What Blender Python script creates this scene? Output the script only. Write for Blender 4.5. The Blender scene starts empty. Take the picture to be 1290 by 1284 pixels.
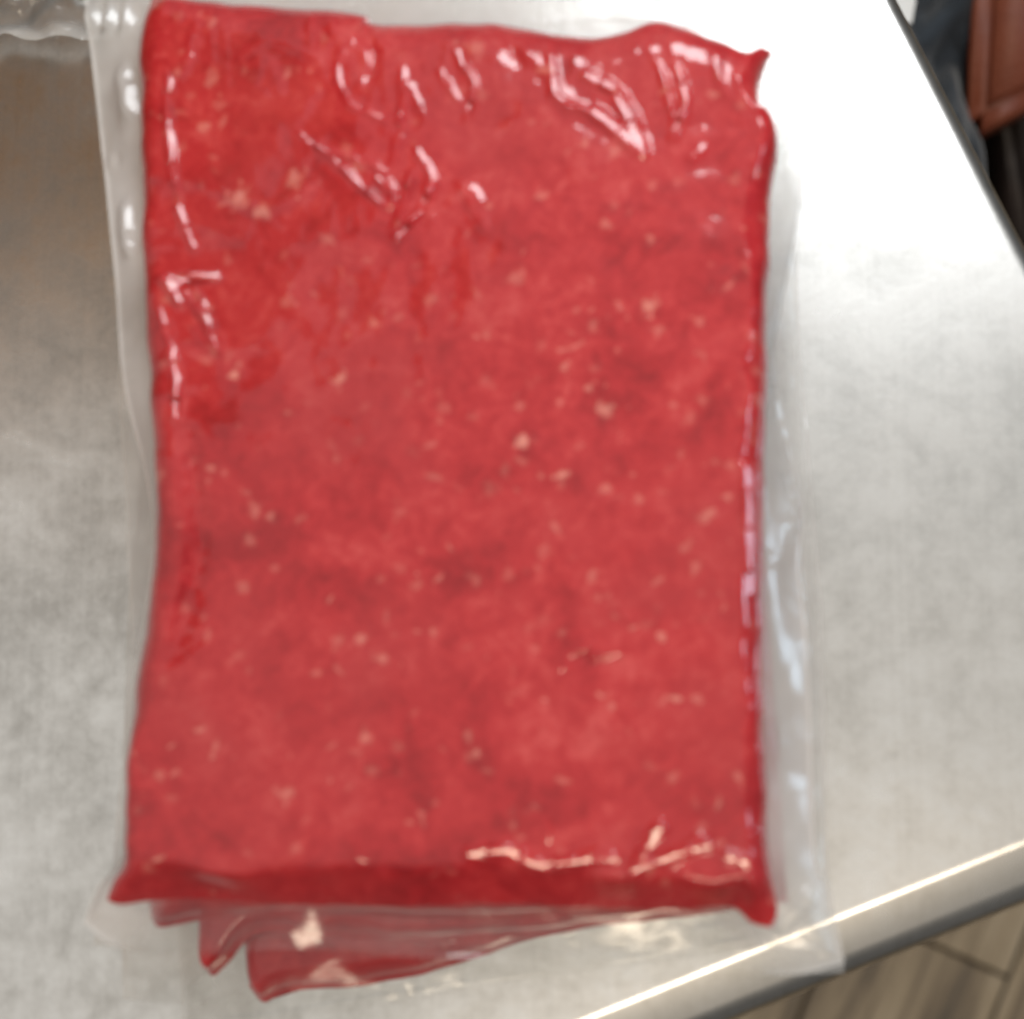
import bpy, bmesh, math, random
import numpy as np
from mathutils import Matrix, Vector

# ------------------------------------------------------------------ scene, camera, light
scene = bpy.context.scene
col = scene.collection
R_ = math.radians
FPX, CX, CY = 2000.0, 645.0, 642.0          # focal length and centre in photograph pixels
TX, TY, DIST, ZTOP = R_(8.0), R_(5.0), 0.50, 0.080
RX = np.array([[1, 0, 0], [0, math.cos(TX), -math.sin(TX)], [0, math.sin(TX), math.cos(TX)]])
RY = np.array([[math.cos(TY), 0, math.sin(TY)], [0, 1, 0], [-math.sin(TY), 0, math.cos(TY)]])
RC = RY @ RX
CAM = np.array([0, 0, ZTOP]) - DIST * (RC @ np.array([0, 0, -1.0]))

cam_d = bpy.data.cameras.new('camera')
cam = bpy.data.objects.new('camera', cam_d)
col.objects.link(cam)
M4 = Matrix([[*RC[0], CAM[0]], [*RC[1], CAM[1]], [*RC[2], CAM[2]], [0, 0, 0, 1]])
cam.matrix_world = M4
cam_d.sensor_fit = 'HORIZONTAL'
cam_d.sensor_width = 36.0
cam_d.lens = 36.0 * FPX / 1290.0
cam_d.clip_start = 0.01
cam_d.clip_end = 50
cam_d.dof.use_dof = True
cam_d.dof.focus_distance = 0.68
cam_d.dof.aperture_fstop = 5.2
scene.camera = cam

world = bpy.data.worlds.new('World')
scene.world = world
world.use_nodes = True
bg = world.node_tree.nodes['Background']
# soft indoor ambience: pale ceiling overhead, dimmer walls, dark floor
wn = world.node_tree
w_tc = wn.nodes.new('ShaderNodeTexCoord')
w_mr = wn.nodes.new('ShaderNodeMapRange'); w_mr.interpolation_type = 'SMOOTHSTEP'
w_dot = wn.nodes.new('ShaderNodeVectorMath'); w_dot.operation = 'DOT_PRODUCT'; w_dot.inputs[1].default_value = (-0.46, 0.22, 0.86)
wn.links.new(w_tc.outputs['Generated'], w_dot.inputs[0]); wn.links.new(w_dot.outputs['Value'], w_mr.inputs[0])
for i_, v_ in ((1, 0.05), (2, 1.0), (3, 0.10), (4, 0.78)): w_mr.inputs[i_].default_value = v_
bg.inputs[0].default_value = (1.0, 0.96, 0.90, 1)
wn.links.new(w_mr.outputs[0], bg.inputs[1])

def area(name, loc, target, sx, sy, power, colour):
    d = bpy.data.lights.new(name, 'AREA')
    d.shape = 'RECTANGLE'; d.size = sx; d.size_y = sy; d.energy = power; d.color = colour
    o = bpy.data.objects.new(name, d); col.objects.link(o)
    o.location = loc
    o.rotation_euler = (Vector(target) - Vector(loc)).to_track_quat('-Z', 'Y').to_euler()
    return o
WINDOW_AT, LAMP_AT, SIDE_AT = (0.27, 0.66, 0.76), (0.35, -0.95, 1.75), (1.7, 0.15, 0.95)
area('window_light', WINDOW_AT, (0.1, 0.1, 0), 0.34, 0.28, 5.2, (0.93, 0.97, 1.0))
area('ceiling_lamp', LAMP_AT, (0.1, 0, 0), 0.7, 0.13, 11, (1.0, 0.83, 0.62))
area('side_window_light', SIDE_AT, (0, 0, 0), 0.28, 0.45, 5, (0.62, 0.82, 1.0))

scene.view_settings.view_transform = 'Standard'
scene.view_settings.look = 'None'
scene.view_settings.exposure = 0.0
scene.view_settings.gamma = 1.0
scene.view_settings.use_curve_mapping = False
scene.cycles.transparent_max_bounces = 24
scene.cycles.max_bounces = 10
scene.cycles.use_denoising = True
scene.cycles.sample_clamp_indirect = 8

# ------------------------------------------------------------------ helpers
def at(px, py, z):
    """where the ray of a photograph pixel meets the level z"""
    d = RC @ np.array([(px - CX) / FPX, -(py - CY) / FPX, -1.0])
    t = (z - CAM[2]) / d[2]
    return np.array([CAM[0] + d[0] * t, CAM[1] + d[1] * t])
def ats(pts, z):
    return np.array([at(p[0], p[1], z) for p in pts])

def perlin(x, y, seed):
    rng = np.random.RandomState(seed)
    perm = rng.permutation(256)
    ang = rng.rand(256) * 2 * np.pi
    gx, gy = np.cos(ang), np.sin(ang)
    xi = np.floor(x).astype(int); yi = np.floor(y).astype(int)
    xf = x - xi; yf = y - yi
    u = xf ** 3 * (xf * (xf * 6 - 15) + 10); v = yf ** 3 * (yf * (yf * 6 - 15) + 10)
    def g(ix, iy, dx, dy):
        h = perm[(perm[ix & 255] + iy) & 255]
        return gx[h] * dx + gy[h] * dy
    a = g(xi, yi, xf, yf); b = g(xi + 1, yi, xf - 1, yf)
    c = g(xi, yi + 1, xf, yf - 1); d = g(xi + 1, yi + 1, xf - 1, yf - 1)
    return (a + u * (b - a)) + v * ((c + u * (d - c)) - (a + u * (b - a)))

def fbm(x, y, seed, octv=3):
    s = 0; a = 1.0
    for k in range(octv):
        s = s + a * perlin(x * 2 ** k + 13.7 * k, y * 2 ** k + 5.1 * k, seed + k); a *= 0.5
    return s

def resample(pts, n, smooth=True):
    pts = np.asarray(pts, float)
    if smooth and len(pts) > 2:
        P = np.vstack([2 * pts[0] - pts[1], pts, 2 * pts[-1] - pts[-2]])
        out = []
        for i in range(1, len(P) - 2):
            p0, p1, p2, p3 = P[i - 1], P[i], P[i + 1], P[i + 2]
            for t in np.linspace(0, 1, 12, endpoint=False):
                out.append(0.5 * ((2 * p1) + (-p0 + p2) * t + (2 * p0 - 5 * p1 + 4 * p2 - p3) * t * t + (-p0 + 3 * p1 - 3 * p2 + p3) * t ** 3))
        out.append(P[-2]); pts = np.array(out)
    s = np.concatenate([[0], np.cumsum(np.linalg.norm(np.diff(pts, axis=0), axis=1))])
    q = np.linspace(0, s[-1], n)
    return np.stack([np.interp(q, s, pts[:, 0]), np.interp(q, s, pts[:, 1])], 1)

def mesh_obj(name, verts, faces, mat, parent=None, smooth=True):
    me = bpy.data.meshes.new(name)
    me.from_pydata([tuple(v) for v in verts], [], [tuple(f) for f in faces])
    me.update()
    if smooth:
        me.polygons.foreach_set('use_smooth', [True] * len(me.polygons))
    o = bpy.data.objects.new(name, me); col.objects.link(o)
    if mat: me.materials.append(mat)
    if parent: o.parent = parent
    return o

def grid_faces(nu, nv, off=0, flip=False):
    i, j = np.meshgrid(np.arange(nu - 1), np.arange(nv - 1), indexing='ij')
    a = (i * nv + j + off).ravel(); b = ((i + 1) * nv + j + off).ravel()
    c = ((i + 1) * nv + j + 1 + off).ravel(); d = (i * nv + j + 1 + off).ravel()
    return np.stack([d, c, b, a] if flip else [a, b, c, d], 1)

def empty(name, loc, label, cat, group=None):
    o = bpy.data.objects.new(name, None); col.objects.link(o)
    o.location = loc; o.empty_display_size = 0.05
    o['label'] = label; o['category'] = cat
    if group: o['group'] = group
    return o
def tag(o, label, cat, group=None):
    o['label'] = label; o['category'] = cat
    if group: o['group'] = group

def new_mat(name):
    m = bpy.data.materials.new(name); m.use_nodes = True
    nt = m.node_tree; nt.nodes.clear()
    out = nt.nodes.new('ShaderNodeOutputMaterial')
    return m, nt, out
def N(nt, typ, **kw):
    n = nt.nodes.new(typ)
    for k, v in kw.items():
        if k in n.inputs.keys(): n.inputs[k].default_value = v
        else: setattr(n, k, v)
    return n
def noise(nt, vec, scale, detail=3, rough=0.5, dist=0.0):
    n = N(nt, 'ShaderNodeTexNoise', Scale=scale, Detail=detail, Roughness=rough, Distortion=dist)
    nt.links.new(vec, n.inputs['Vector']); return n
def ramp(nt, fac, stops):
    r = nt.nodes.new('ShaderNodeValToRGB'); e = r.color_ramp.elements
    e[0].position, e[0].color = stops[0][0], (*stops[0][1], 1)
    e[1].position, e[1].color = stops[-1][0], (*stops[-1][1], 1)
    for p, c in stops[1:-1]:
        k = e.new(p); k.color = (*c, 1)
    nt.links.new(fac, r.inputs[0]); return r
def mapr(nt, fac, a, b, c, d):
    m = N(nt, 'ShaderNodeMapRange'); nt.links.new(fac, m.inputs[0])
    for i, v in enumerate((a, b, c, d)): m.inputs[i + 1].default_value = v
    return m
def mixc(nt, fac, a, b, mode='MIX'):
    m = nt.nodes.new('ShaderNodeMix'); m.data_type = 'RGBA'; m.blend_type = mode
    for s, v in ((0, fac), (6, a), (7, b)):
        if isinstance(v, (int, float)): m.inputs[s].default_value = v
        elif isinstance(v, tuple): m.inputs[s].default_value = (*v, 1)
        else: nt.links.new(v, m.inputs[s])
    return m.outputs[2]

# ------------------------------------------------------------------ materials
def steel_material(name, smudge=1.0, r0=0.38, r1=0.24):
    m, nt, out = new_mat(name)
    tc = N(nt, 'ShaderNodeTexCoord'); L = nt.links.new
    big = noise(nt, tc.outputs['Object'], 9, 4, 0.6, 0.4)
    mid = noise(nt, tc.outputs['Object'], 42, 5, 0.66, 0.3)
    fine = noise(nt, tc.outputs['Object'], 160, 3, 0.6)
    mp = N(nt, 'ShaderNodeMapping'); mp.inputs['Scale'].default_value = (420, 5, 5); mp.inputs['Rotation'].default_value = (0, 0, R_(-4))
    L(tc.outputs['Object'], mp.inputs[0]); br = noise(nt, mp.outputs[0], 1, 2, 0.5)
    s = mixc(nt, 0.5, big.outputs[0], mid.outputs[0]); s = mixc(nt, 0.22, s, fine.outputs[0])
    s = mixc(nt, 0.07, s, br.outputs[0])
    # wiped-on smears: thin wandering bands
    sm = noise(nt, tc.outputs['Object'], 13, 4, 0.62, 0.7)
    ab = N(nt, 'ShaderNodeMath', operation='ABSOLUTE'); sb_ = N(nt, 'ShaderNodeMath', operation='SUBTRACT'); sb_.inputs[1].default_value = 0.5
    L(sm.outputs[0], sb_.inputs[0]); L(sb_.outputs[0], ab.inputs[0])
    smear = mapr(nt, ab.outputs[0], 0.0, 0.05, 0.032 * smudge, 0.0)
    s2 = N(nt, 'ShaderNodeMath', operation='SUBTRACT'); L(s, s2.inputs[0]); L(smear.outputs[0], s2.inputs[1]); s = s2.outputs[0]
    colr = ramp(nt, s, [(0.38, (0.48, 0.475, 0.46)), (0.5, (0.65, 0.645, 0.63)), (0.62, (0.79, 0.79, 0.78))])
    rr = mapr(nt, s, 0.35, 0.65, r0, r1)
    b = N(nt, 'ShaderNodeBump', Strength=0.05 * smudge, Distance=0.0006); L(br.outputs[0], b.inputs['Height'])
    b2 = N(nt, 'ShaderNodeBump', Strength=0.05 * smudge, Distance=0.002); L(mid.outputs[0], b2.inputs['Height']); L(b.outputs[0], b2.inputs['Normal'])
    p = N(nt, 'ShaderNodeBsdfPrincipled', Metallic=1.0)
    L(colr.outputs[0], p.inputs['Base Color']); L(rr.outputs[0], p.inputs['Roughness']); L(b2.outputs[0], p.inputs['Normal'])
    L(p.outputs[0], out.inputs[0]); return m

def meat_material(name, seed):
    m, nt, out = new_mat(name); L = nt.links.new
    tc = N(nt, 'ShaderNodeTexCoord')
    mp = N(nt, 'ShaderNodeMapping'); mp.inputs['Location'].default_value = (seed * 1.7, seed * 0.9, 0)
    L(tc.outputs['Object'], mp.inputs[0]); v = mp.outputs[0]
    big = noise(nt, v, 30, 4, 0.6, 0.8); mid = noise(nt, v, 150, 4, 0.6, 0.9); fine = noise(nt, v, 420, 3, 0.6, 0.6)
    f = mixc(nt, 0.40, big.outputs[0], mid.outputs[0]); f = mixc(nt, 0.19, f, fine.outputs[0])
    red = ramp(nt, f, [(0.36, (0.30, 0.009, 0.014)), (0.47, (0.46, 0.019, 0.025)), (0.54, (0.53, 0.031, 0.036)), (0.66, (0.64, 0.085, 0.082))])
    at_ = N(nt, 'ShaderNodeAttribute', attribute_name='fat')
    ff = N(nt, 'ShaderNodeMath', operation='MULTIPLY'); L(at_.outputs['Fac'], ff.inputs[0])
    fm = mapr(nt, mid.outputs[0], 0.3, 0.6, 0.65, 1.0); L(fm.outputs[0], ff.inputs[1])
    haze_paint = noise(nt, v, 13, 3, 0.5, 0.5); dm = mapr(nt, haze_paint.outputs[0], 0.42, 0.62, 0.0, 0.40)  # broad patches painting the film's haze into the meat colour
    rc = mixc(nt, dm.outputs[0], red.outputs[0], (0.41, 0.036, 0.040))
    c = mixc(nt, ff.outputs[0], rc, (0.80, 0.33, 0.26))
    p = N(nt, 'ShaderNodeBsdfPrincipled', Roughness=0.45)
    p.inputs['Specular IOR Level'].default_value = 0.10
    p.inputs['Subsurface Weight'].default_value = 0.25
    p.inputs['Subsurface Radius'].default_value = (1.0, 0.12, 0.08)
    p.inputs['Subsurface Scale'].default_value = 0.005
    p.inputs['Coat Weight'].default_value = 1.0
    p.inputs['Coat Roughness'].default_value = 0.09
    p.inputs['Coat IOR'].default_value = 1.46
    cb = noise(nt, v, 60, 3, 0.5, 0.5)
    b = N(nt, 'ShaderNodeBump', Strength=0.10, Distance=0.0015); L(cb.outputs[0], b.inputs['Height'])
    L(b.outputs[0], p.inputs['Coat Normal'])
    b2 = N(nt, 'ShaderNodeBump', Strength=0.10, Distance=0.001); L(fine.outputs[0], b2.inputs['Height']); L(b2.outputs[0], p.inputs['Normal'])
    L(c, p.inputs['Base Color']); L(p.outputs[0], out.inputs[0]); return m

def film_material(name, milk=0.20, bump=0.5, scale=55, ior=1.5):
    m, nt, out = new_mat(name); L = nt.links.new
    tc = N(nt, 'ShaderNodeTexCoord'); v = tc.outputs['Object']
    n1 = noise(nt, v, scale, 3, 0.55, 0.8); n2 = noise(nt, v, 22, 3, 0.5)
    b = N(nt, 'ShaderNodeBump', Strength=bump, Distance=0.003); L(n1.outputs[0], b.inputs['Height'])
    tr = N(nt, 'ShaderNodeBsdfTransparent', Color=(0.97, 0.97, 0.965, 1))
    df = N(nt, 'ShaderNodeBsdfDiffuse', Color=(0.86, 0.85, 0.83, 1)); tl = N(nt, 'ShaderNodeBsdfTranslucent', Color=(0.86, 0.85, 0.83, 1))
    mk = N(nt, 'ShaderNodeMixShader'); mk.inputs[0].default_value = 0.45; L(df.outputs[0], mk.inputs[1]); L(tl.outputs[0], mk.inputs[2])
    hz = N(nt, 'ShaderNodeAttribute', attribute_name='cloudiness')
    fm0 = mapr(nt, n2.outputs[0], 0.3, 0.7, milk * 0.6, milk * 1.5)
    fm = N(nt, 'ShaderNodeMath', operation='MULTIPLY'); L(fm0.outputs[0], fm.inputs[0]); L(hz.outputs['Fac'], fm.inputs[1])
    a = N(nt, 'ShaderNodeMixShader'); L(fm.outputs[0], a.inputs[0]); L(tr.outputs[0], a.inputs[1]); L(mk.outputs[0], a.inputs[2])
    fr = N(nt, 'ShaderNodeFresnel', IOR=ior); L(b.outputs[0], fr.inputs['Normal'])
    gl = N(nt, 'ShaderNodeBsdfGlossy', Roughness=0.16); L(b.outputs[0], gl.inputs['Normal'])
    o = N(nt, 'ShaderNodeMixShader'); L(fr.outputs[0], o.inputs[0]); L(a.outputs[0], o.inputs[1]); L(gl.outputs[0], o.inputs[2])
    L(o.outputs[0], out.inputs[0]); return m

def cloth_material(name, c1, c2, rough=0.85, scale=60, bump=0.3, sheen=0.0):
    m, nt, out = new_mat(name); L = nt.links.new
    tc = N(nt, 'ShaderNodeTexCoord'); v = tc.outputs['Object']
    n = noise(nt, v, scale, 5, 0.6, 0.3); f = noise(nt, v, scale * 12, 2)
    r = ramp(nt, n.outputs[0], [(0.35, c1), (0.65, c2)])
    b = N(nt, 'ShaderNodeBump', Strength=bump, Distance=0.002); L(f.outputs[0], b.inputs['Height'])
    p = N(nt, 'ShaderNodeBsdfPrincipled', Roughness=rough); p.inputs['Sheen Weight'].default_value = sheen
    L(r.outputs[0], p.inputs['Base Color']); L(b.outputs[0], p.inputs['Normal']); L(p.outputs[0], out.inputs[0]); return m

def plank_material(name):
    m, nt, out = new_mat(name); L = nt.links.new
    tc = N(nt, 'ShaderNodeTexCoord'); oi = N(nt, 'ShaderNodeObjectInfo')
    ad = N(nt, 'ShaderNodeVectorMath', operation='ADD'); sc = N(nt, 'ShaderNodeVectorMath', operation='SCALE'); sc.inputs['Scale'].default_value = 7.0
    cb = N(nt, 'ShaderNodeCombineXYZ'); L(oi.outputs['Random'], cb.inputs[0]); L(oi.outputs['Random'], cb.inputs[1])
    L(cb.outputs[0], sc.inputs[0]); L(tc.outputs['Object'], ad.inputs[0]); L(sc.outputs[0], ad.inputs[1])
    mp = N(nt, 'ShaderNodeMapping'); mp.inputs['Scale'].default_value = (3.0, 46, 10); L(ad.outputs[0], mp.inputs[0])
    g = noise(nt, mp.outputs[0], 1.0, 6, 0.65, 0.9)
    mp2 = N(nt, 'ShaderNodeMapping'); mp2.inputs['Scale'].default_value = (2.0, 12, 10); L(ad.outputs[0], mp2.inputs[0])
    g2 = noise(nt, mp2.outputs[0], 1.0, 4, 0.6, 1.2)
    f = mixc(nt, 0.45, g.outputs[0], g2.outputs[0])
    c = ramp(nt, f, [(0.36, (0.028, 0.018, 0.009)), (0.45, (0.135, 0.094, 0.052)), (0.53, (0.25, 0.187, 0.112)), (0.64, (0.36, 0.29, 0.20))])
    p = N(nt, 'ShaderNodeBsdfPrincipled', Roughness=0.45)
    b = N(nt, 'ShaderNodeBump', Strength=0.3, Distance=0.002); L(g.outputs[0], b.inputs['Height']); L(b.outputs[0], p.inputs['Normal'])
    L(c.outputs[0], p.inputs['Base Color']); L(p.outputs[0], out.inputs[0]); return m

STEEL = steel_material('brushed_steel')
STEEL_LIP = steel_material('polished_steel_edge', 0.05, 0.32, 0.26)
FILM = film_material('clear_film', 0.60, 0.14, 40)
FILM_LOW = film_material('clear_film_lower', 0.24, 0.08, 35, 1.33)
FILM_BAG = film_material('crumpled_bag_film', 0.13, 0.10, 25, 1.3)
PLANK = plank_material('wood_look_plank')
GROUT = cloth_material('dark_grout', (0.035, 0.03, 0.025), (0.06, 0.05, 0.04), 0.9, 30, 0.2)

# ------------------------------------------------------------------ floor
ZF = -0.86
j0, j1 = at(1290, 1184, ZF), at(1259, 1263, ZF)
fd = (j0 - j1) / np.linalg.norm(j0 - j1); fn = np.array([-fd[1], fd[0]])
fc = at(1200, 1220, ZF)
fl = mesh_obj('floor', [(-2.2, -2.2, ZF - 0.006), (2.6, -2.2, ZF - 0.006), (2.6, 2.8, ZF - 0.006), (-2.2, 2.8, ZF - 0.006)], [(0, 1, 2, 3)], GROUT, smooth=False)
fl['kind'] = 'structure'
PW, PL, GAP = 0.150, 0.90, 0.003
def plank_mesh():
    bm = bmesh.new(); bmesh.ops.create_cube(bm, size=1.0)
    bmesh.ops.scale(bm, vec=(PL - GAP, PW - GAP, 0.008), verts=bm.verts)
    bmesh.ops.translate(bm, vec=(0, 0, -0.004), verts=bm.verts)
    bmesh.ops.bevel(bm, geom=bm.edges[:], offset=0.0012, segments=1, affect='EDGES')
    me = bpy.data.meshes.new('plank'); bm.to_mesh(me); bm.free(); me.materials.append(PLANK); return me
PM = plank_mesh()
e0 = at(1200, 1201, ZF)                       # a point on the end joint
s_end = float((e0 - j0) @ fd)
rowshift = random.Random(4)
for r in range(-6, 8):
    sh = 0.0 if r == 0 else rowshift.random() * PL
    for k in range(-2, 2):
        cpos = j0 + fn * (PW * (r + 0.5)) + fd * (s_end + sh + PL * (k + 0.5))
        o = bpy.data.objects.new('plank', PM); col.objects.link(o); o.parent = fl
        o.location = (cpos[0], cpos[1], ZF); o.rotation_euler = (0, 0, math.atan2(fd[1], fd[0]))

# ------------------------------------------------------------------ steel table
r0, r1 = at(1110, 0, 0), at(1268, 307, 0)
f0, f1 = at(790, 1258, 0), at(1290, 1056, 0)
dr = (r0 - r1) / np.linalg.norm(r0 - r1); df_ = (f0 - f1) / np.linalg.norm(f0 - f1)
A_ = np.array([[dr[0], -df_[0]], [dr[1], -df_[1]]]); tt = np.linalg.solve(A_, f1 - r1)
corner = r1 + dr * tt[0]
nr = np.array([dr[1], -dr[0]]); nf = np.array([-df_[1], df_[0]])
if nr[0] < 0: nr = -nr
if nf[1] > 0: nf = -nf
LF, LR = 1.30, 0.95
table = empty('steel_table', (*corner, ZF), 'brushed stainless steel table with a rolled front edge under the meat packs', 'table')
def T3(p, z): return (p[0] - corner[0], p[1] - corner[1], z - ZF)
c_fl = corner + df_ * LF; c_br = corner + dr * LR; c_bl = corner + df_ * LF + dr * LR
# sheet, finely divided and faintly uneven like pressed sheet metal
nu, nv = 90, 70
U, V = np.meshgrid(np.linspace(0, 1, nu), np.linspace(0, 1, nv), indexing='ij')
TXY = corner + (U[..., None] * LF) * df_ + (V[..., None] * LR) * dr
edge = np.minimum(np.minimum(U * LF, (1 - U) * LF), np.minimum(V * LR, (1 - V) * LR))
TZ = -0.0010 * np.clip(edge / 0.05, 0, 1) * (0.5 + fbm(TXY[..., 0] * 9, TXY[..., 1] * 9, 5, 2))
tv = np.stack([TXY[..., 0] - corner[0], TXY[..., 1] - corner[1], TZ - ZF], -1).reshape(-1, 3)
mesh_obj('table_top', tv, grid_faces(nu, nv, flip=True), STEEL, table)
def lip(name, a, b, n, prof):
    vs, fs = [], []; k = len(prof)
    for p in (a, b):
        for (o_, z) in prof: vs.append(T3(p + n * o_, z))
    for i in range(k - 1): fs.append((i, i + 1, k + i + 1, k + i))
    o = mesh_obj(name, vs, fs, STEEL_LIP, table)
    bm = bmesh.new(); bm.from_mesh(o.data); bmesh.ops.recalc_face_normals(bm, faces=bm.faces)
    bm.normal_update()
    up = sum(f.normal.z * f.calc_area() for f in bm.faces)
    if up < 0: bmesh.ops.reverse_faces(bm, faces=bm.faces)
    bm.to_mesh(o.data); bm.free(); return o
def arc(cx, cz, r, a0, a1, n):
    return [(cx + r * math.sin(R_(a)), cz + r * math.cos(R_(a))) for a in np.linspace(a0, a1, n)]
pf = arc(0, -0.009, 0.009, 0, 17, 12)
sx, sz = pf[-1]; L1 = 0.012
sx += L1 * math.cos(R_(17)); sz -= L1 * math.sin(R_(17)); pf.append((sx, sz))
cr = 0.012
pf += arc(sx - cr * math.sin(R_(17)), sz - cr * math.cos(R_(17)), cr, 17, 150, 14)[1:]
pf.append((pf[-1][0] - 0.004, pf[-1][1] - 0.03)); 
lip('front_lip', corner, c_fl, nf, pf)
ps = arc(0, -0.007, 0.007, 0, 90, 12) + [(0.007, -0.045), (0.004, -0.047), (-0.02, -0.047)]
lip('side_lip', c_br, corner, nr, ps)
for a in (0.06, LF - 0.06):
    for b in (0.06, LR - 0.06):
        p = corner + df_ * a + dr * b
        ang = np.linspace(0, 2 * np.pi, 17)[:-1]
        vs = [T3(p + 0.019 * np.array([math.cos(t), math.sin(t)]), z) for z in (ZF, -0.012) for t in ang]
        mesh_obj('leg', vs, [(i, (i + 1) % 16, 16 + (i + 1) % 16, 16 + i) for i in range(16)], STEEL, table)

# ------------------------------------------------------------------ meat packs
def stroke_field(X, Y, strokes, z):
    """height of film creases: pixel strokes laid on level z, (points, width mm, height mm)"""
    H = np.zeros_like(X)
    for pts, w, a in strokes:
        P = resample(ats(pts, z), max(8, 6 * len(pts))) if len(pts) > 1 else ats(pts, z)
        w = w * 1e-3; a = a * 1e-3
        lo, hi = P.min(0) - 4 * w, P.max(0) + 4 * w
        msk = (X > lo[0]) & (X < hi[0]) & (Y > lo[1]) & (Y < hi[1])
        if not msk.any(): continue
        x, y = X[msk], Y[msk]
        x = x + 0.0008 * fbm(x * 160, y * 160, 301, 2); y = y + 0.0008 * fbm(x * 160, y * 160, 302, 2)
        best = np.full(x.shape, 1e9); par = np.zeros(x.shape)
        if len(P) == 1:
            best = np.hypot(x - P[0, 0], y - P[0, 1]); par[:] = 0.5
        for i in range(len(P) - 1):
            d = P[i + 1] - P[i]; l2 = d @ d + 1e-18
            t = np.clip(((x - P[i, 0]) * d[0] + (y - P[i, 1]) * d[1]) / l2, 0, 1)
            dd = np.hypot(x - P[i, 0] - t * d[0], y - P[i, 1] - t * d[1])
            k = dd < best; best[k] = dd[k]; par[k] = (i + t[k]) / (len(P) - 1)
        H[msk] += 0.75 * a * (1 + 0.4 * perlin(x * 190, y * 190, 305)) * np.exp(-(best / w) ** 2) * (0.45 + 0.55 * np.sin(np.pi * np.clip(par, 0.02, 0.98)) ** 0.5)
    return H

def facet_slope(p3, lamp):
    v = CAM - p3; v = v / np.linalg.norm(v); l = np.array(lamp) - p3; l = l / np.linalg.norm(l)
    h = v + l; return -h[0] / h[2], -h[1] / h[2]

def press_creases(X, Y, Z, creases, step=0.010):
    """flatten narrow strips of a sheet into chains of small facets leaning towards a lamp"""
    Z = Z.copy()
    for pts, w, lamp, amount in creases:
        w = w * 1e-3; zc0 = float(Z.mean())
        P = ats(pts, zc0)
        if len(P) > 1:
            L = np.sum(np.linalg.norm(np.diff(P, axis=0), axis=1)); P = resample(P, max(2, int(L / step) + 1))
        lo, hi = P.min(0) - 3 * w, P.max(0) + 3 * w
        k = (X > lo[0]) & (X < hi[0]) & (Y > lo[1]) & (Y < hi[1])
        if not k.any(): continue
        x, y, z = X[k], Y[k], Z[k]
        D = np.hypot(x[:, None] - P[None, :, 0], y[:, None] - P[None, :, 1]); j = D.argmin(1)
        if len(P) > 1:
            best = np.full(x.shape, 1e9)
            for i in range(len(P) - 1):
                d = P[i + 1] - P[i]; t = np.clip(((x - P[i, 0]) * d[0] + (y - P[i, 1]) * d[1]) / (d @ d), 0, 1)
                best = np.minimum(best, np.hypot(x - P[i, 0] - t * d[0], y - P[i, 1] - t * d[1]))
        else: best = D[:, 0]
        best = best + 0.25 * w * perlin(x * 300, y * 300, 77)
        zs_ = np.array([z[D[:, i].argmin()] for i in range(len(P))])
        if len(zs_) > 4: zs_ = np.convolve(np.pad(zs_, 1, mode='edge'), [.25, .5, .25], 'valid')
        g = np.array([facet_slope(np.array([P[i, 0], P[i, 1], zs_[i]]), lamp) for i in range(len(P))])
        zt = zs_[j] + g[j, 0] * (x - P[j, 0]) + g[j, 1] * (y - P[j, 1]) + 0.0002
        m = amount * np.exp(-(best / w) ** 4)
        Z[k] = z + (zt - z) * m
    return Z

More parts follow.
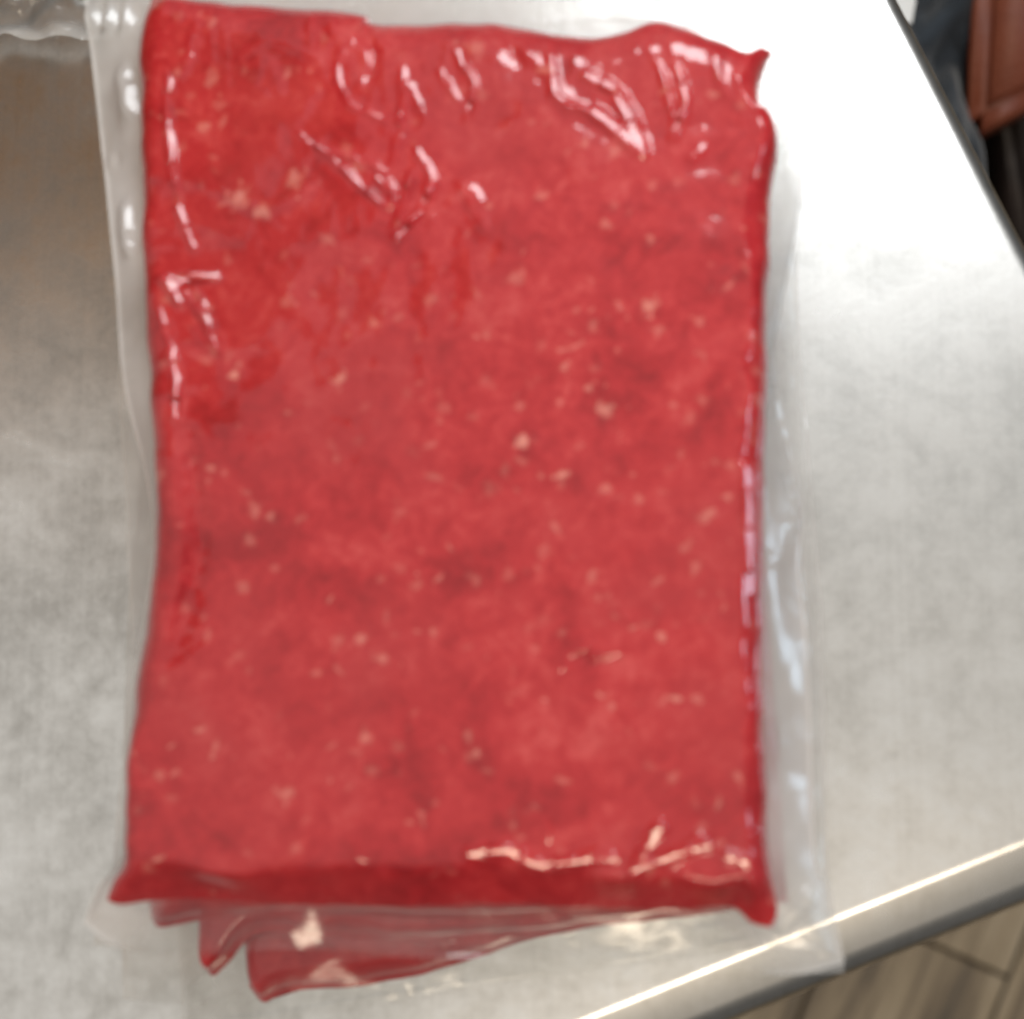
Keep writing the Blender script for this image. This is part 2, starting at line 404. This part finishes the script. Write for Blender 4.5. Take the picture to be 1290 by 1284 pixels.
def build_pack(sides, film, z0, H, widths, seed, label, strokes=(), fats=(), res=0.0012, film_mat=None, crumple=0.0, nfat=120, film_bumps=(), creases=(), film_creases=()):
    """sides/film: four pixel polylines each (front L-R, right F-B, back L-R, left F-B)"""
    zs = z0 + 0.32 * H
    S = [ats(p, zs) for p in sides]; F = [ats(p, zs) for p in film]
    ctr = np.mean(np.vstack(S), 0)
    root = empty('meat_pack', (ctr[0], ctr[1], z0), label, 'meat pack', 'stacked packs of vacuum-sealed red meat')
    org = np.array([ctr[0], ctr[1], z0])
    Wd = np.linalg.norm(S[0][-1] - S[0][0]); Ln = np.linalg.norm(S[3][-1] - S[3][0])
    nu, nv = int(Wd / res), int(Ln / res)
    def wob(c, k):
        t = np.linspace(0, 1, len(c)); L = np.linalg.norm(c[-1] - c[0])
        a = 0.0012 * fbm(t * L * 55, np.full_like(t, k * 7.3 + 0.5), seed + 40 + k, 2) * np.clip(np.minimum(t, 1 - t) * 8, 0, 1)
        d = (c[-1] - c[0]) / L; return c + a[:, None] * np.array([-d[1], d[0]])
    fr, bk = wob(resample(S[0], nu), 0), wob(resample(S[2], nu), 1)
    rt, lf = wob(resample(S[1], nv), 2), wob(resample(S[3], nv), 3)
    u = np.linspace(0, 1, nu)[:, None, None]; v = np.linspace(0, 1, nv)[None, :, None]
    XY = (1 - v) * fr[:, None] + v * bk[:, None] + (1 - u) * lf[None] + u * rt[None] \
        - ((1 - u) * (1 - v) * fr[0] + u * (1 - v) * fr[-1] + (1 - u) * v * bk[0] + u * v * bk[-1])
    X, Y = XY[..., 0], XY[..., 1]
    uu = u[..., 0] + 0 * v[..., 0]; vv = v[..., 0] + 0 * u[..., 0]
    def prof(d, w):
        t = np.clip(d / w, 0, 1); return (1 - (1 - t) ** 2.1) ** 0.62
    jit = 1 + 0.5 * fbm(X * 38, Y * 38, seed + 9, 2)
    wf, wr, wb, wl = [w_ * jit for w_ in widths]
    def ramp_(d, w):
        t = np.clip(d / w, 0, 1.4); return 1 - np.log1p(np.exp((1 - t) * 9)) / 9 * 0.98
    P = np.clip(ramp_(vv * Ln, wf), 0, 1) * prof((1 - uu) * Wd, wr) * prof((1 - vv) * Ln, wb) * prof(uu * Wd, wl)
    mac = 0.0016 * fbm(X * 20, Y * 20, seed, 3) + 0.0002 * fbm(X * 110, Y * 110, seed + 5, 2)
    inner = np.clip(np.minimum(np.minimum(uu, 1 - uu) * Wd, np.minimum(vv, 1 - vv) * Ln) / 0.004, 0, 1)
    top = zs + (z0 + H - zs) * P + (mac - 0.0009) * P
    if strokes: top = top + stroke_field(X, Y, strokes, z0 + H) * np.clip(P * 1.6, 0, 1)
    if crumple: top = top + crumple * np.abs(fbm(X * 120, Y * 90, seed + 77, 2)) * np.clip((vv - 0.72) / 0.2, 0, 1) * P
    # small pleats of the film running in from the edges
    def near(d, w): return np.exp(-(d / w) ** 2)
    ridge = lambda a, b, sd: np.clip(1 - np.abs(perlin(a + 0.6 * perlin(a * 0.5, b * 0.5, sd + 1), b, sd)) * 4, 0, 1) ** 1.5
    pl = ridge(X * 95, Y * 26, seed + 81) * (near((1 - vv) * Ln, 0.022) + 0.7 * near(vv * Ln, 0.011)) + ridge(X * 26, Y * 80, seed + 83) * 0.8 * (near(uu * Wd, 0.012) + near((1 - uu) * Wd, 0.010))
    top = top + 0.0007 * pl * np.clip(P * 1.3, 0, 1) * (0.5 + perlin(X * 45, Y * 45, seed + 85))
    if creases: top = press_creases(X, Y, top, creases)
    # underside, coarser copy of the same outline
    bot = np.maximum(zs - (zs - z0) * np.clip(P * 1.3, 0, 1), z0)
    vt = np.stack([X - org[0], Y - org[1], top - org[2]], -1).reshape(-1, 3)
    vb = np.stack([X - org[0], Y - org[1], bot - org[2]], -1)
    sb = 8
    iu = np.unique(np.append(np.arange(0, nu, sb), nu - 1)); iv = np.unique(np.append(np.arange(0, nv, sb), nv - 1))
    vb2 = vb[np.ix_(iu, iv)].reshape(-1, 3)
    faces = np.vstack([grid_faces(nu, nv), grid_faces(len(iu), len(iv), len(vt), True)])
    meat = mesh_obj('meat', np.vstack([vt, vb2]), faces, meat_material('meat_under_film', seed), root)
    # flecks of fat
    fat = np.zeros_like(X); rng = np.random.RandomState(seed + 3)
    spots = [(at(p[0], p[1], z0 + H), p[2] * 1e-3, p[3] if len(p) > 3 else 0.8) for p in fats]
    for _ in range(nfat):
        a, b = rng.randint(nu), rng.randint(nv)
        spots.append((XY[a, b], rng.uniform(0.7, 2.2) * 1e-3, rng.uniform(0.06, 0.38)))
    for c, r, s in spots:
        k = (np.abs(X - c[0]) < 5 * r) & (np.abs(Y - c[1]) < 5 * r)
        if not k.any(): continue
        th = rng.rand() * 3.14; e = rng.uniform(0.28, 1.0)
        dx, dy = X[k] - c[0], Y[k] - c[1]
        q = ((dx * math.cos(th) + dy * math.sin(th)) / r) ** 2 + ((-dx * math.sin(th) + dy * math.cos(th)) / (r * e)) ** 2
        q = q * (1 + 1.6 * perlin(X[k] * 420, Y[k] * 420, 91)) + 0.5 * perlin(X[k] * 900, Y[k] * 900, 92)
        fat[k] = np.maximum(fat[k], s * np.exp(-np.clip(q, 0, 9) ** 1.6))
    at_ = meat.data.attributes.new('fat', 'FLOAT', 'POINT')
    at_.data.foreach_set('value', np.concatenate([fat.ravel(), np.zeros(len(vb2))]))
    # film margin all round: slab outline -> traced film outline
    ns, na = 170, 22
    loop_in, loop_out = [], []
    order = [(0, 1), (1, 1), (2, -1), (3, -1)]
    for k, dirn in order:
        a = resample([fr, rt, bk, lf][k][::4], ns, False)[::dirn]; b = resample(F[k], ns)[::dirn]
        loop_in.append(a[:-1]); loop_out.append(b[:-1])
    I = np.vstack(loop_in); O = np.vstack(loop_out); n = len(I)
    I = I + (ctr - I) * 0.012
    t = np.linspace(0, 1, na)[None, :, None]
    G = (1 - t) * I[:, None] + t * O[:, None]
    T = t[..., 0]
    gx, gy = G[..., 0], G[..., 1]
    idx = np.arange(n) / (ns - 1.0)             # 0-1 front, 1-2 right, 2-3 back, 3-4 left
    sag = np.interp(idx, [0, 0.1, 0.9, 1.1, 1.9, 2.1, 2.9, 3.1, 3.9, 4], [.004, .0015, .0015, .008, .008, .003, .003, .006, .006, .004])[:, None]
    Z = zs - sag * T ** 1.3 + T ** 0.7 * (0.0060 * fbm(gx * 15, gy * 15, seed + 21, 2) + 0.0004 * fbm(gx * 70, gy * 70, seed + 24, 2)) * np.clip(T * 3, 0, 1)
    rid = 1 - np.abs(perlin(gx * 42 + 1.5 * perlin(gx * 30, gy * 30, seed + 61), gy * 42, seed + 62)) * 3
    Z = Z + 0.00025 * np.clip(rid, 0, 1) ** 2 * np.clip(T * 2, 0, 1)
    Z = Z + 0.0007 * np.exp(-((1 - T) / 0.05) ** 2)
    if film_bumps: Z = Z + stroke_field(gx, gy, film_bumps, zs)
    if film_creases: Z = press_creases(gx, gy, Z, film_creases, 0.005)
    Z = np.maximum(Z, 0.0006 + 0.0004 * T)
    fv = np.stack([gx - org[0], gy - org[1], Z - org[2]], -1).reshape(-1, 3)
    ff = []
    for i in range(n):
        i2 = (i + 1) % n
        for j in range(na - 1): ff.append((i * na + j, i * na + j + 1, i2 * na + j + 1, i2 * na + j))
    fo = mesh_obj('film', fv, ff, film_mat or FILM, root)
    cl = np.interp(idx, [0, 0.10, 0.88, 0.97, 2, 3, 3.9, 4], [1.3, 0.04, 0.08, 0.8, 0.5, 1.2, 1.4, 1.4])
    ca = fo.data.attributes.new('cloudiness', 'FLOAT', 'POINT')
    rim_highlight = np.interp(idx, [0, 0.07, 0.88, 0.97, 4], [.7, .08, .08, .7, .8])[:, None] * np.exp(-((1 - T) / 0.05) ** 2)  # highlight along the outer film edge, painted as extra milkiness
    ca.data.foreach_set('value', (cl[:, None] + rim_highlight).ravel())
    return root

PACKH = 0.0195; STEP = 0.0202
def quad_sides(bl, br, tr, tl, ear=18):
    bl, br, tr, tl = map(lambda p: np.array(p, float), (bl, br, tr, tl))
    cc = (bl + br + tr + tl) / 4
    bl, br, tr, tl = [p + (cc - p) / np.linalg.norm(cc - p) * ear for p in (bl, br, tr, tl)]
    ear = -ear * 0.6
    def side(a, b, d1, d2):
        L = np.linalg.norm(b - a); d = (b - a) / L; nn = np.array([d[1], -d[0]])
        return [a + 0 * d, a + d * 12 + nn * d1 * 0.7, a + d * 45 + nn * d1, a + d * 0.3 * L + nn * d1 * 1.1, a + d * 0.7 * L + nn * d2 * 1.1, b - d * 45 + nn * d2, b - d * 12 + nn * d2 * 0.7, b]
    return [side(bl, br, ear, ear), side(br, tr, -ear * -1, ear), side(tl, tr, -ear, -ear), side(bl, tl, -ear, -ear)]
def quad_film(bl, br, tr, tl):
    def side(a, b): 
        a, b = np.array(a, float), np.array(b, float)
        rg = random.Random(int(a[0] * 7 + b[1])); d = (b - a) / np.linalg.norm(b - a); nn = np.array([d[1], -d[0]])
        return [a] + [a + (b - a) * t + nn * rg.uniform(-9, 9) for t in (.12, .25, .38, .5, .62, .75, .88)] + [b]
    return [side(bl, br), side(br, tr), side(tl, tr), side(bl, tl)]

# the three packs underneath: corner finger at the front left, then the front edge
def low_sides(front, tr, tl):
    q = quad_sides(front[0], front[-1], tr, tl, 0)
    q[0] = [np.array(p, float) for p in front]
    return q
build_pack(low_sides([(314, 1244), (332, 1263), (352, 1254), (385, 1246), (470, 1240), (560, 1219), (640, 1192), (800, 1150), (950, 1105)], (905, 130), (240, 130)),
           quad_film((225, 1300), (985, 1190), (955, 60), (205, 70)),
           0.0008, PACKH, (0.008, 0.012, 0.012, 0.012), 14,
           'lowest meat pack of the stack, its front corner poking out under the others', film_mat=FILM_LOW, res=0.0013, nfat=60)
build_pack(low_sides([(254, 1212), (268, 1230), (286, 1216), (325, 1178), (420, 1182), (560, 1186), (700, 1174), (850, 1157), (980, 1138)], (905, 90), (222, 95)),
           quad_film((150, 1262), (1066, 1228), (975, 20), (175, 30)),
           0.0008 + STEP, PACKH, (0.008, 0.012, 0.012, 0.012), 23,
           'meat pack second from the bottom of the stack, mostly hidden', film_mat=FILM_LOW, res=0.0013, nfat=60,
           film_creases=[([(215, 1275), (275, 1240)], 1.2, LAMP_AT, 1.0)])
build_pack(low_sides([(190, 1156), (200, 1168), (225, 1165), (290, 1153), (420, 1154), (600, 1157), (780, 1152), (920, 1146), (992, 1136)], (925, 60), (208, 70)),
           quad_film((112, 1192), (1050, 1195), (990, -10), (130, 0))[:3] + [[(112, 1192), (140, 1090), (150, 950), (158, 820), (154, 700), (147, 560), (143, 430), (138, 250), (130, 0)]],
           0.0008 + 2 * STEP, PACKH, (0.008, 0.012, 0.012, 0.012), 37,
           'meat pack directly beneath the top one, its front left corner just showing', film_mat=FILM_LOW, res=0.0013, nfat=60)

top_sides = [
    [(135, 1134), (152, 1139), (190, 1136), (260, 1135), (400, 1140), (560, 1140), (720, 1143), (860, 1145), (922, 1142), (946, 1162), (974, 1169)],
    [(974, 1169), (979, 1148), (973, 1105), (968, 1050), (964, 950), (962, 830), (962, 700), (964, 560), (966, 420), (970, 290), (978, 170), (964, 148), (957, 115), (964, 85), (973, 66)],
    [(192, -6), (260, 4), (330, 10), (455, 22), (480, 32), (620, 34), (700, 46), (770, 48), (835, 32), (900, 50), (940, 68), (960, 61), (973, 66)],
    [(135, 1134), (143, 1110), (158, 1084), (161, 1040), (165, 950), (176, 860), (190, 770), (196, 680), (198, 600), (192, 520), (187, 420), (183, 300), (180, 180), (178, 70), (192, -6)]]
top_film = [
    [(100, 1165), (150, 1196), (240, 1203), (360, 1196), (500, 1204), (640, 1206), (800, 1206), (920, 1218), (1000, 1228), (1064, 1214)],
    [(1064, 1214), (1052, 1150), (1030, 1085), (1026, 1000), (1023, 900), (1019, 800), (1010, 710), (1013, 640), (1002, 570), (985, 500), (978, 440), (990, 370), (1006, 290), (1013, 215), (1002, 165), (1020, 90), (1030, -20)],
    [(96, -50), (220, -70), (450, -70), (700, -60), (900, -60), (1030, -20)],
    [(100, 1165), (118, 1118), (148, 1085), (154, 1030), (156, 950), (163, 860), (177, 780), (187, 710), (186, 650), (172, 580), (152, 500), (143, 400), (134, 280), (120, 170), (110, 80), (104, 20), (96, -50)]]
W1, W2, W3 = 1.25, 1.8, 2.6
strokes = [
    ([(430, 60), (425, 95), (440, 130), (480, 150), (505, 148)], W1, 0.8),
    ([(507, 85), (508, 130), (500, 180), (490, 215)], W1, 0.9),
    ([(515, 105), (535, 150)], W1, 0.7),
    ([(575, 65), (598, 105), (600, 130), (588, 152)], W1, 1.0),
    ([(553, 88), (578, 128)], W1, 0.8),
    ([(380, 170), (410, 190), (450, 200), (480, 215), (495, 245), (485, 258), (455, 235), (425, 205), (405, 192)], W1, 1.1),
    ([(525, 190), (545, 225), (540, 255), (510, 285), (500, 300)], W1, 1.1),
    ([(520, 215), (510, 250), (498, 285)], W1, 0.9),
    ([(540, 262), (545, 285)], W1, 0.7),
    ([(695, 70), (697, 115), (720, 135), (760, 150), (805, 192)], W2, 1.5),
    ([(738, 95), (775, 112), (800, 150), (812, 192)], W2, 1.7),
    ([(830, 80), (845, 130), (852, 168)], W1, 1.1),
    ([(853, 85), (864, 120), (862, 150), (846, 174)], W1, 1.2),
    ([(870, 200), (885, 185)], W2, 0.7),
    ([(582, 232), (600, 245), (612, 285)], W2, 0.9),
    ([(240, 45), (232, 90), (214, 95), (212, 150), (221, 230), (228, 270), (244, 312)], W1, 1.1),
    ([(204, 350), (240, 346), (275, 348)], W1, 1.2), ([(210, 350), (222, 378), (240, 366), (262, 405), (276, 442)], W2, 1.4),
    ([(203, 388), (214, 430), (226, 500), (222, 528)], W1, 1.1), ([(240, 408), (262, 440)], W1, 0.7),
    ([(236, 545), (246, 620), (250, 690), (234, 770), (222, 820)], 3.2, -2.4), ([(216, 560), (222, 640), (222, 720), (205, 800)], W3, 1.2),
    ([(590, 1076), (650, 1072), (682, 1093), (720, 1086), (760, 1072), (778, 1086)], W2, 1.5),
    ([(832, 1042), (812, 1062), (798, 1102)], W2, 1.6),
    ([(798, 1096), (850, 1077), (880, 1056), (893, 1066)], W2, 1.5), ([(915, 1078), (940, 1087)], W2, 1.2),
    ([(944, 590), (945, 660), (948, 740)], W2, 0.9), ([(690, 1055), (688, 1035)], W1, 0.6),
    ([(705, 840), (740, 814), (782, 818)], W2, 0.6), ([(215, 848), (262, 812)], W2, 0.6),
    ([(780, 760), (805, 800)], W1, 0.5), ([(660, 60), (690, 95)], W2, 0.8), ([(455, 30), (470, 70), (465, 100)], W2, -1.2),
    ([(640, 50), (655, 80)], W2, -0.8), ([(900, 70), (915, 120)], W2, 0.7), ([(440, 1060), (452, 1085)], W1, 0.6),
    ([(300, 70), (340, 50), (400, 75)], W2, 0.8), ([(270, 240), (330, 262), (385, 238)], W2, 0.7),
    ([(930, 95), (945, 125), (965, 140)], W2, 1.0), ([(928, 200), (940, 300), (944, 420)], W3, 0.5),
]
fats = [(428, 477, 1.9, .75), (295, 470, 1.2, .9), (658, 556, 2.0, .95), (708, 598, 2.0, .8), (818, 385, 2.2, .7), (762, 515, 2.2, .7), (740, 487, 1.5, .6), (710, 462, 1.5, .65),
        (725, 435, 2.0, .45), (612, 422, 1.4, .5), (850, 880, 2.2, .7), (552, 728, 1.8, .5), (265, 590, 2.0, .5), (470, 405, 2.0, .45), (890, 650, 2.4, .5), (915, 625, 2, .45), (600, 948, 1.3, .6),
        (685, 882, 1.2, .6), (756, 876, 1.3, .6), (770, 890, 1.3, .5), (800, 790, 1.3, .6), (833, 802, 1.4, .6), (460, 930, 1.8, .5), (455, 805, 1.8, .5), (415, 755, 1.6, .5), (525, 795, 1.3, .5), (545, 797, 1.3, .5),
        (196, 1083, 1.3, .9), (300, 250, 3.4, .55), (330, 265, 2.4, .6), (370, 225, 3.0, .5), (255, 160, 2.0, .5), (265, 100, 2.6, .4), (320, 640, 2.2, .4), (340, 650, 1.6, .5), (215, 940, 1.3, .6), (270, 942, 2.2, .45),
        (360, 1000, 2.0, .45), (700, 665, 2.2, .4), (745, 725, 2.0, .4), (545, 600, 3, .3), (820, 300, 1.6, .4), (540, 560, 2.5, .3), (480, 830, 2, .45), (250, 920, 1.8, .5), (530, 1030, 1.8, .4), (880, 405, 1.6, .4),
        (600, 60, 3, .3), (410, 300, 2, .3), (650, 350, 3, .35), (830, 415, 2, .35), (930, 980, 1.8, .4), (905, 1015, 1.6, .4), (645, 1040, 1.4, .35)]
build_pack(top_sides, top_film, 0.0008 + 3 * STEP, PACKH + 0.0012, (0.0125, 0.0090, 0.016, 0.0095), 51,
           'large bright red vacuum-sealed meat pack on top of the stack', strokes, fats, res=0.0005, crumple=0.0003, nfat=380,
           creases=[
               ([(575, 65), (598, 105), (600, 130), (588, 152)], 0.9, WINDOW_AT, 0.8), ([(430, 60), (425, 95), (440, 130), (480, 150)], 0.7, WINDOW_AT, 0.5), ([(555, 92), (576, 126)], 0.8, WINDOW_AT, 0.6),
               ([(380, 170), (410, 190), (440, 222), (480, 256)], 1.0, WINDOW_AT, 0.8), ([(450, 200), (482, 215), (495, 245)], 0.8, WINDOW_AT, 0.7),
               ([(527, 190), (545, 225), (538, 258), (512, 284), (500, 300)], 1.0, WINDOW_AT, 0.85), ([(518, 218), (508, 255)], 0.8, WINDOW_AT, 0.7), ([(507, 88), (508, 130), (498, 185)], 0.9, WINDOW_AT, 0.55),
               ([(695, 72), (696, 112), (720, 135), (752, 148)], 1.1, WINDOW_AT, 0.85), ([(752, 145), (780, 165), (806, 188)], 2.6, WINDOW_AT, 1.0), ([(742, 98), (770, 112)], 2.0, WINDOW_AT, 1.0), ([(778, 125), (795, 160), (806, 185)], 1.8, WINDOW_AT, 1.0),
               ([(853, 85), (864, 120), (862, 150), (846, 172)], 1.1, WINDOW_AT, 0.85), ([(832, 90), (846, 140)], 0.9, WINDOW_AT, 0.6), ([(590, 240), (606, 262), (610, 282)], 2.8, WINDOW_AT, 0.55), ([(872, 200), (884, 188)], 1.5, WINDOW_AT, 0.5),
               ([(214, 95), (212, 150), (221, 230)], 1.5, WINDOW_AT, 0.75), ([(226, 262), (244, 310)], 1.6, WINDOW_AT, 0.85), ([(206, 352), (240, 347), (274, 348)], 1.8, WINDOW_AT, 0.9), ([(215, 358), (228, 378)], 2.2, WINDOW_AT, 1.0),
               ([(236, 368), (262, 405), (275, 440)], 1.7, WINDOW_AT, 0.85), ([(203, 390), (214, 430), (226, 500), (222, 526)], 1.7, WINDOW_AT, 0.85),
               ([(592, 1076), (650, 1072), (682, 1093), (720, 1086)], 1.9, LAMP_AT, 1.0), ([(720, 1086), (760, 1072), (776, 1082)], 1.5, LAMP_AT, 1.0), ([(831, 1043), (812, 1063), (798, 1101)], 2.0, LAMP_AT, 1.0),
               ([(800, 1096), (850, 1077), (880, 1056), (892, 1065)], 1.7, LAMP_AT, 1.0), ([(918, 1080), (938, 1086)], 1.8, LAMP_AT, 1.0), ([(942, 590), (944, 660), (947, 745)], 2.0, SIDE_AT, 1.0),
               ([(707, 838), (740, 815), (780, 818)], 1.6, WINDOW_AT, 0.35), ([(218, 845), (260, 814)], 1.2, LAMP_AT, 0.4), ([(196, 1083)], 1.2, LAMP_AT, 0.8), ([(688, 1038), (690, 1058)], 1.2, LAMP_AT, 0.4), ([(442, 1062), (452, 1082)], 0.9, LAMP_AT, 0.45)],
           film_creases=[([(386, 1178)], 9.0, LAMP_AT, 1.0), ([(228, 1196)], 2.2, LAMP_AT, 1.0), ([(205, 1188)], 3.2, LAMP_AT, 0.8), ([(622, 1197)], 2.2, LAMP_AT, 1.0), ([(797, 1195)], 2.0, LAMP_AT, 0.9), ([(1030, 1120), (1000, 1150)], 2.2, LAMP_AT, 0.9),
                         ([(162, 95), (170, 140)], 4.0, WINDOW_AT, 1.0), ([(163, 265), (166, 310)], 3.0, WINDOW_AT, 1.0), ([(120, 20), (165, 25)], 5.0, WINDOW_AT, 1.0), ([(140, 200)], 2.5, WINDOW_AT, 0.8), ([(985, 500), (992, 540)], 3.0, SIDE_AT, 1.0), ([(1002, 600), (998, 660)], 3.0, SIDE_AT, 1.0), ([(975, 705)], 2.5, SIDE_AT, 1.0)],
           film_bumps=[([(150, 100), (160, 150)], 4, 3),
                       ([(160, 260), (165, 330)], 4, 2.5), ([(985, 490), (990, 540)], 4, 2), ([(1000, 620), (995, 690)], 4, 2), ([(985, 1165), (1030, 1120)], 3, 2.5)])

# ------------------------------------------------------------------ empty bag lying behind on the left
nu, nv = 90, 60
U, V = np.meshgrid(np.linspace(0, 1, nu), np.linspace(0, 1, nv), indexing='ij')
q = [at(-110, 62, 0), at(140, 60, 0), at(150, -95, 0), at(-120, -100, 0)]
BX = (1 - U)[..., None] * ((1 - V)[..., None] * q[0] + V[..., None] * q[3]) + U[..., None] * ((1 - V)[..., None] * q[1] + V[..., None] * q[2])
BX = BX + 0.004 * np.stack([perlin(V * 6, U * 2, 3), perlin(U * 5, V * 2, 4)], -1)
bz = 0.003 + 0.012 * np.abs(fbm(BX[..., 0] * 30, BX[..., 1] * 38, 8, 3)) + 0.004 * np.exp(-(V / 0.09) ** 2)
bo = at(0, -15, 0)
bag = mesh_obj('plastic_bag', np.stack([BX[..., 0] - bo[0], BX[..., 1] - bo[1], bz], -1).reshape(-1, 3), grid_faces(nu, nv), FILM_BAG)
bag.location = (bo[0], bo[1], 0)
bca = bag.data.attributes.new('cloudiness', 'FLOAT', 'POINT')
bca.data.foreach_set('value', (0.8 + 3.0 * np.exp(-(V / 0.10) ** 2)).ravel())
tag(bag, 'crumpled empty clear plastic bag lying behind the packs on the left', 'plastic bag')

# ------------------------------------------------------------------ things beyond the table on the right
ZS = -0.42
LEATHER = cloth_material('red_brown_leather', (0.175, 0.040, 0.017), (0.22, 0.055, 0.024), 0.5, 20, 0.25)
DARKWOOD = cloth_material('dark_stained_wood', (0.012, 0.008, 0.007), (0.030, 0.017, 0.013), 0.55, 14, 0.2)
NAVY = cloth_material('dark_navy_cloth', (0.006, 0.009, 0.014), (0.020, 0.029, 0.040), 0.8, 40, 0.4, 0.3)
WHITE = cloth_material('white_paper', (0.80, 0.80, 0.79), (0.86, 0.86, 0.85), 0.7, 30, 0.1)
PEACH = cloth_material('beige_card', (0.26, 0.17, 0.14), (0.34, 0.24, 0.20), 0.8, 30, 0.1)

def rbox(name, pts, z0, z1, bev, mat, parent, org, seg=4):
    bm = bmesh.new()
    b = [bm.verts.new((p[0] - org[0], p[1] - org[1], z0 - org[2])) for p in pts]
    t = [bm.verts.new((p[0] - org[0], p[1] - org[1], z1 - org[2])) for p in pts]
    n = len(pts); bm.faces.new(b[::-1]); bm.faces.new(t)
    for i in range(n): bm.faces.new((b[i], b[(i + 1) % n], t[(i + 1) % n], t[i]))
    bmesh.ops.recalc_face_normals(bm, faces=bm.faces)
    bmesh.ops.bevel(bm, geom=bm.edges[:], offset=bev, segments=seg, affect='EDGES')
    me = bpy.data.meshes.new(name); bm.to_mesh(me); bm.free(); me.materials.append(mat)
    me.polygons.foreach_set('use_smooth', [True] * len(me.polygons))
    o = bpy.data.objects.new(name, me); col.objects.link(o); o.parent = parent; return o
# stool: leather seat on a dark frame
a = at(1222, 166, ZS); b = at(1330, 108, ZS); c_ = at(1345, -260, ZS); d = at(1245, -200, ZS)
so = (*((a + b + c_ + d) / 4), ZF)
stool = empty('stool', so, 'reddish brown leather seat on a dark frame beyond the table', 'stool')
rbox('seat', [a, b, c_, d], ZS - 0.05, ZS, 0.012, LEATHER, stool, so)
dn = np.array([-(b - a)[1], (b - a)[0]]); dn = -dn / np.linalg.norm(dn)
rbox('frame', [a + dn * 0.09, b + dn * 0.09, c_, d + dn * 0.0], ZS - 0.17, ZS - 0.053, 0.008, DARKWOOD, stool, so)
for p in (a + dn * 0.07, b + dn * 0.07, c_, d):
    p = p + (np.array(so[:2]) - p) * 0.12
    rbox('leg', [p + np.array(k) * 0.02 for k in ((-1, -1), (1, -1), (1, 1), (-1, 1))], ZF, ZS - 0.172, 0.003, DARKWOOD, stool, so, 1)
# dark cloth bag standing beside the seat
def cloth_heap(name, corners, z, amp, mat, seed, freq, base, rise=0.0):
    q = [at(*p, z) for p in corners]
    nu = nv = 60
    U, V = np.meshgrid(np.linspace(0, 1, nu), np.linspace(0, 1, nv), indexing='ij')
    G = (1 - U)[..., None] * ((1 - V)[..., None] * q[0] + V[..., None] * q[3]) + U[..., None] * ((1 - V)[..., None] * q[1] + V[..., None] * q[2])
    e = np.minimum(np.minimum(U, 1 - U), np.minimum(V, 1 - V)); pr = np.clip(e / 0.06, 0, 1) ** 0.3
    f = fbm(G[..., 0] * freq, G[..., 1] * freq * 0.55, seed, 3)
    Z = base + (z - base) * pr + amp * f * pr
    og = np.mean(np.array(q), 0)
    vt = np.stack([G[..., 0] - og[0], G[..., 1] - og[1], Z - base], -1).reshape(-1, 3)
    vb = vt.copy(); vb[:, 2] = np.minimum(0.0, vt[:, 2] - 0.001)
    o = mesh_obj(name, np.vstack([vt, vb]), np.vstack([grid_faces(nu, nv), grid_faces(nu, nv, len(vt), True)]), mat)
    o.location = (og[0], og[1], base); return o
cb = cloth_heap('cloth_bag', [(1090, 470), (1268, 470), (1230, -130), (1060, -130)], ZS - 0.03, 0.07, NAVY, 31, 16, ZF)
tag(cb, 'dark navy cloth bag standing between the table and the leather seat', 'bag')
ZP = ZS + 0.03
def sheet(name, corners, z, amp, mat, seed, label, cat):
    q = [at(*p, z) for p in corners]; nu = nv = 24
    U, V = np.meshgrid(np.linspace(0, 1, nu), np.linspace(0, 1, nv), indexing='ij')
    G = (1 - U)[..., None] * ((1 - V)[..., None] * q[0] + V[..., None] * q[3]) + U[..., None] * ((1 - V)[..., None] * q[1] + V[..., None] * q[2])
    Z = amp * fbm(G[..., 0] * 22, G[..., 1] * 22, seed, 2)
    og = np.mean(np.array(q), 0)
    vt = np.stack([G[..., 0] - og[0], G[..., 1] - og[1], Z], -1).reshape(-1, 3); vb = vt - np.array([0, 0, 0.0012])
    o = mesh_obj(name, np.vstack([vt, vb]), np.vstack([grid_faces(nu, nv), grid_faces(nu, nv, len(vt), True)]), mat)
    o.location = (og[0], og[1], z); tag(o, label, cat); return o
sheet('paper', [(1085, 16), (1150, 26), (1168, -90), (1070, -95)], ZP, 0.012, WHITE, 5, 'white sheet of paper on the dark bag behind the table edge', 'paper')

# unseen brown cabinet, added and sized to give the steel its brown reflection
CABWOOD = cloth_material('brown_wood', (0.46, 0.20, 0.018), (0.54, 0.25, 0.030), 0.6, 8, 0.2)
KNOB = cloth_material('dark_knob', (0.05, 0.04, 0.03), (0.08, 0.06, 0.05), 0.4, 8, 0.1)
cab_p = [np.array(p) for p in ((-1.0, 0.255), (-0.215, 0.255), (-0.215, 0.56), (-1.0, 0.56))]
sho = (-0.63, 0.42, 0.002)
cab = empty('reflection_cabinet', sho, 'unseen brown cabinet added for the brown reflection in the steel at the far left', 'cabinet')
rbox('body', cab_p, 0.002, 0.90, 0.004, CABWOOD, cab, sho, 2)
for x0, x1, kx in ((-0.985, -0.622, -0.65), (-0.613, -0.23, -0.585)):
    dp = [np.array(p) for p in ((x0, 0.236), (x1, 0.236), (x1, 0.254), (x0, 0.254))]
    dr_o = rbox('door', dp, 0.03, 0.88, 0.003, CABWOOD, cab, sho, 2)
    rbox('knob', [np.array(p) for p in ((kx - .01, .216), (kx + .01, .216), (kx + .01, .235), (kx - .01, .235))], 0.4, 0.42, 0.004, KNOB, dr_o, sho, 2)
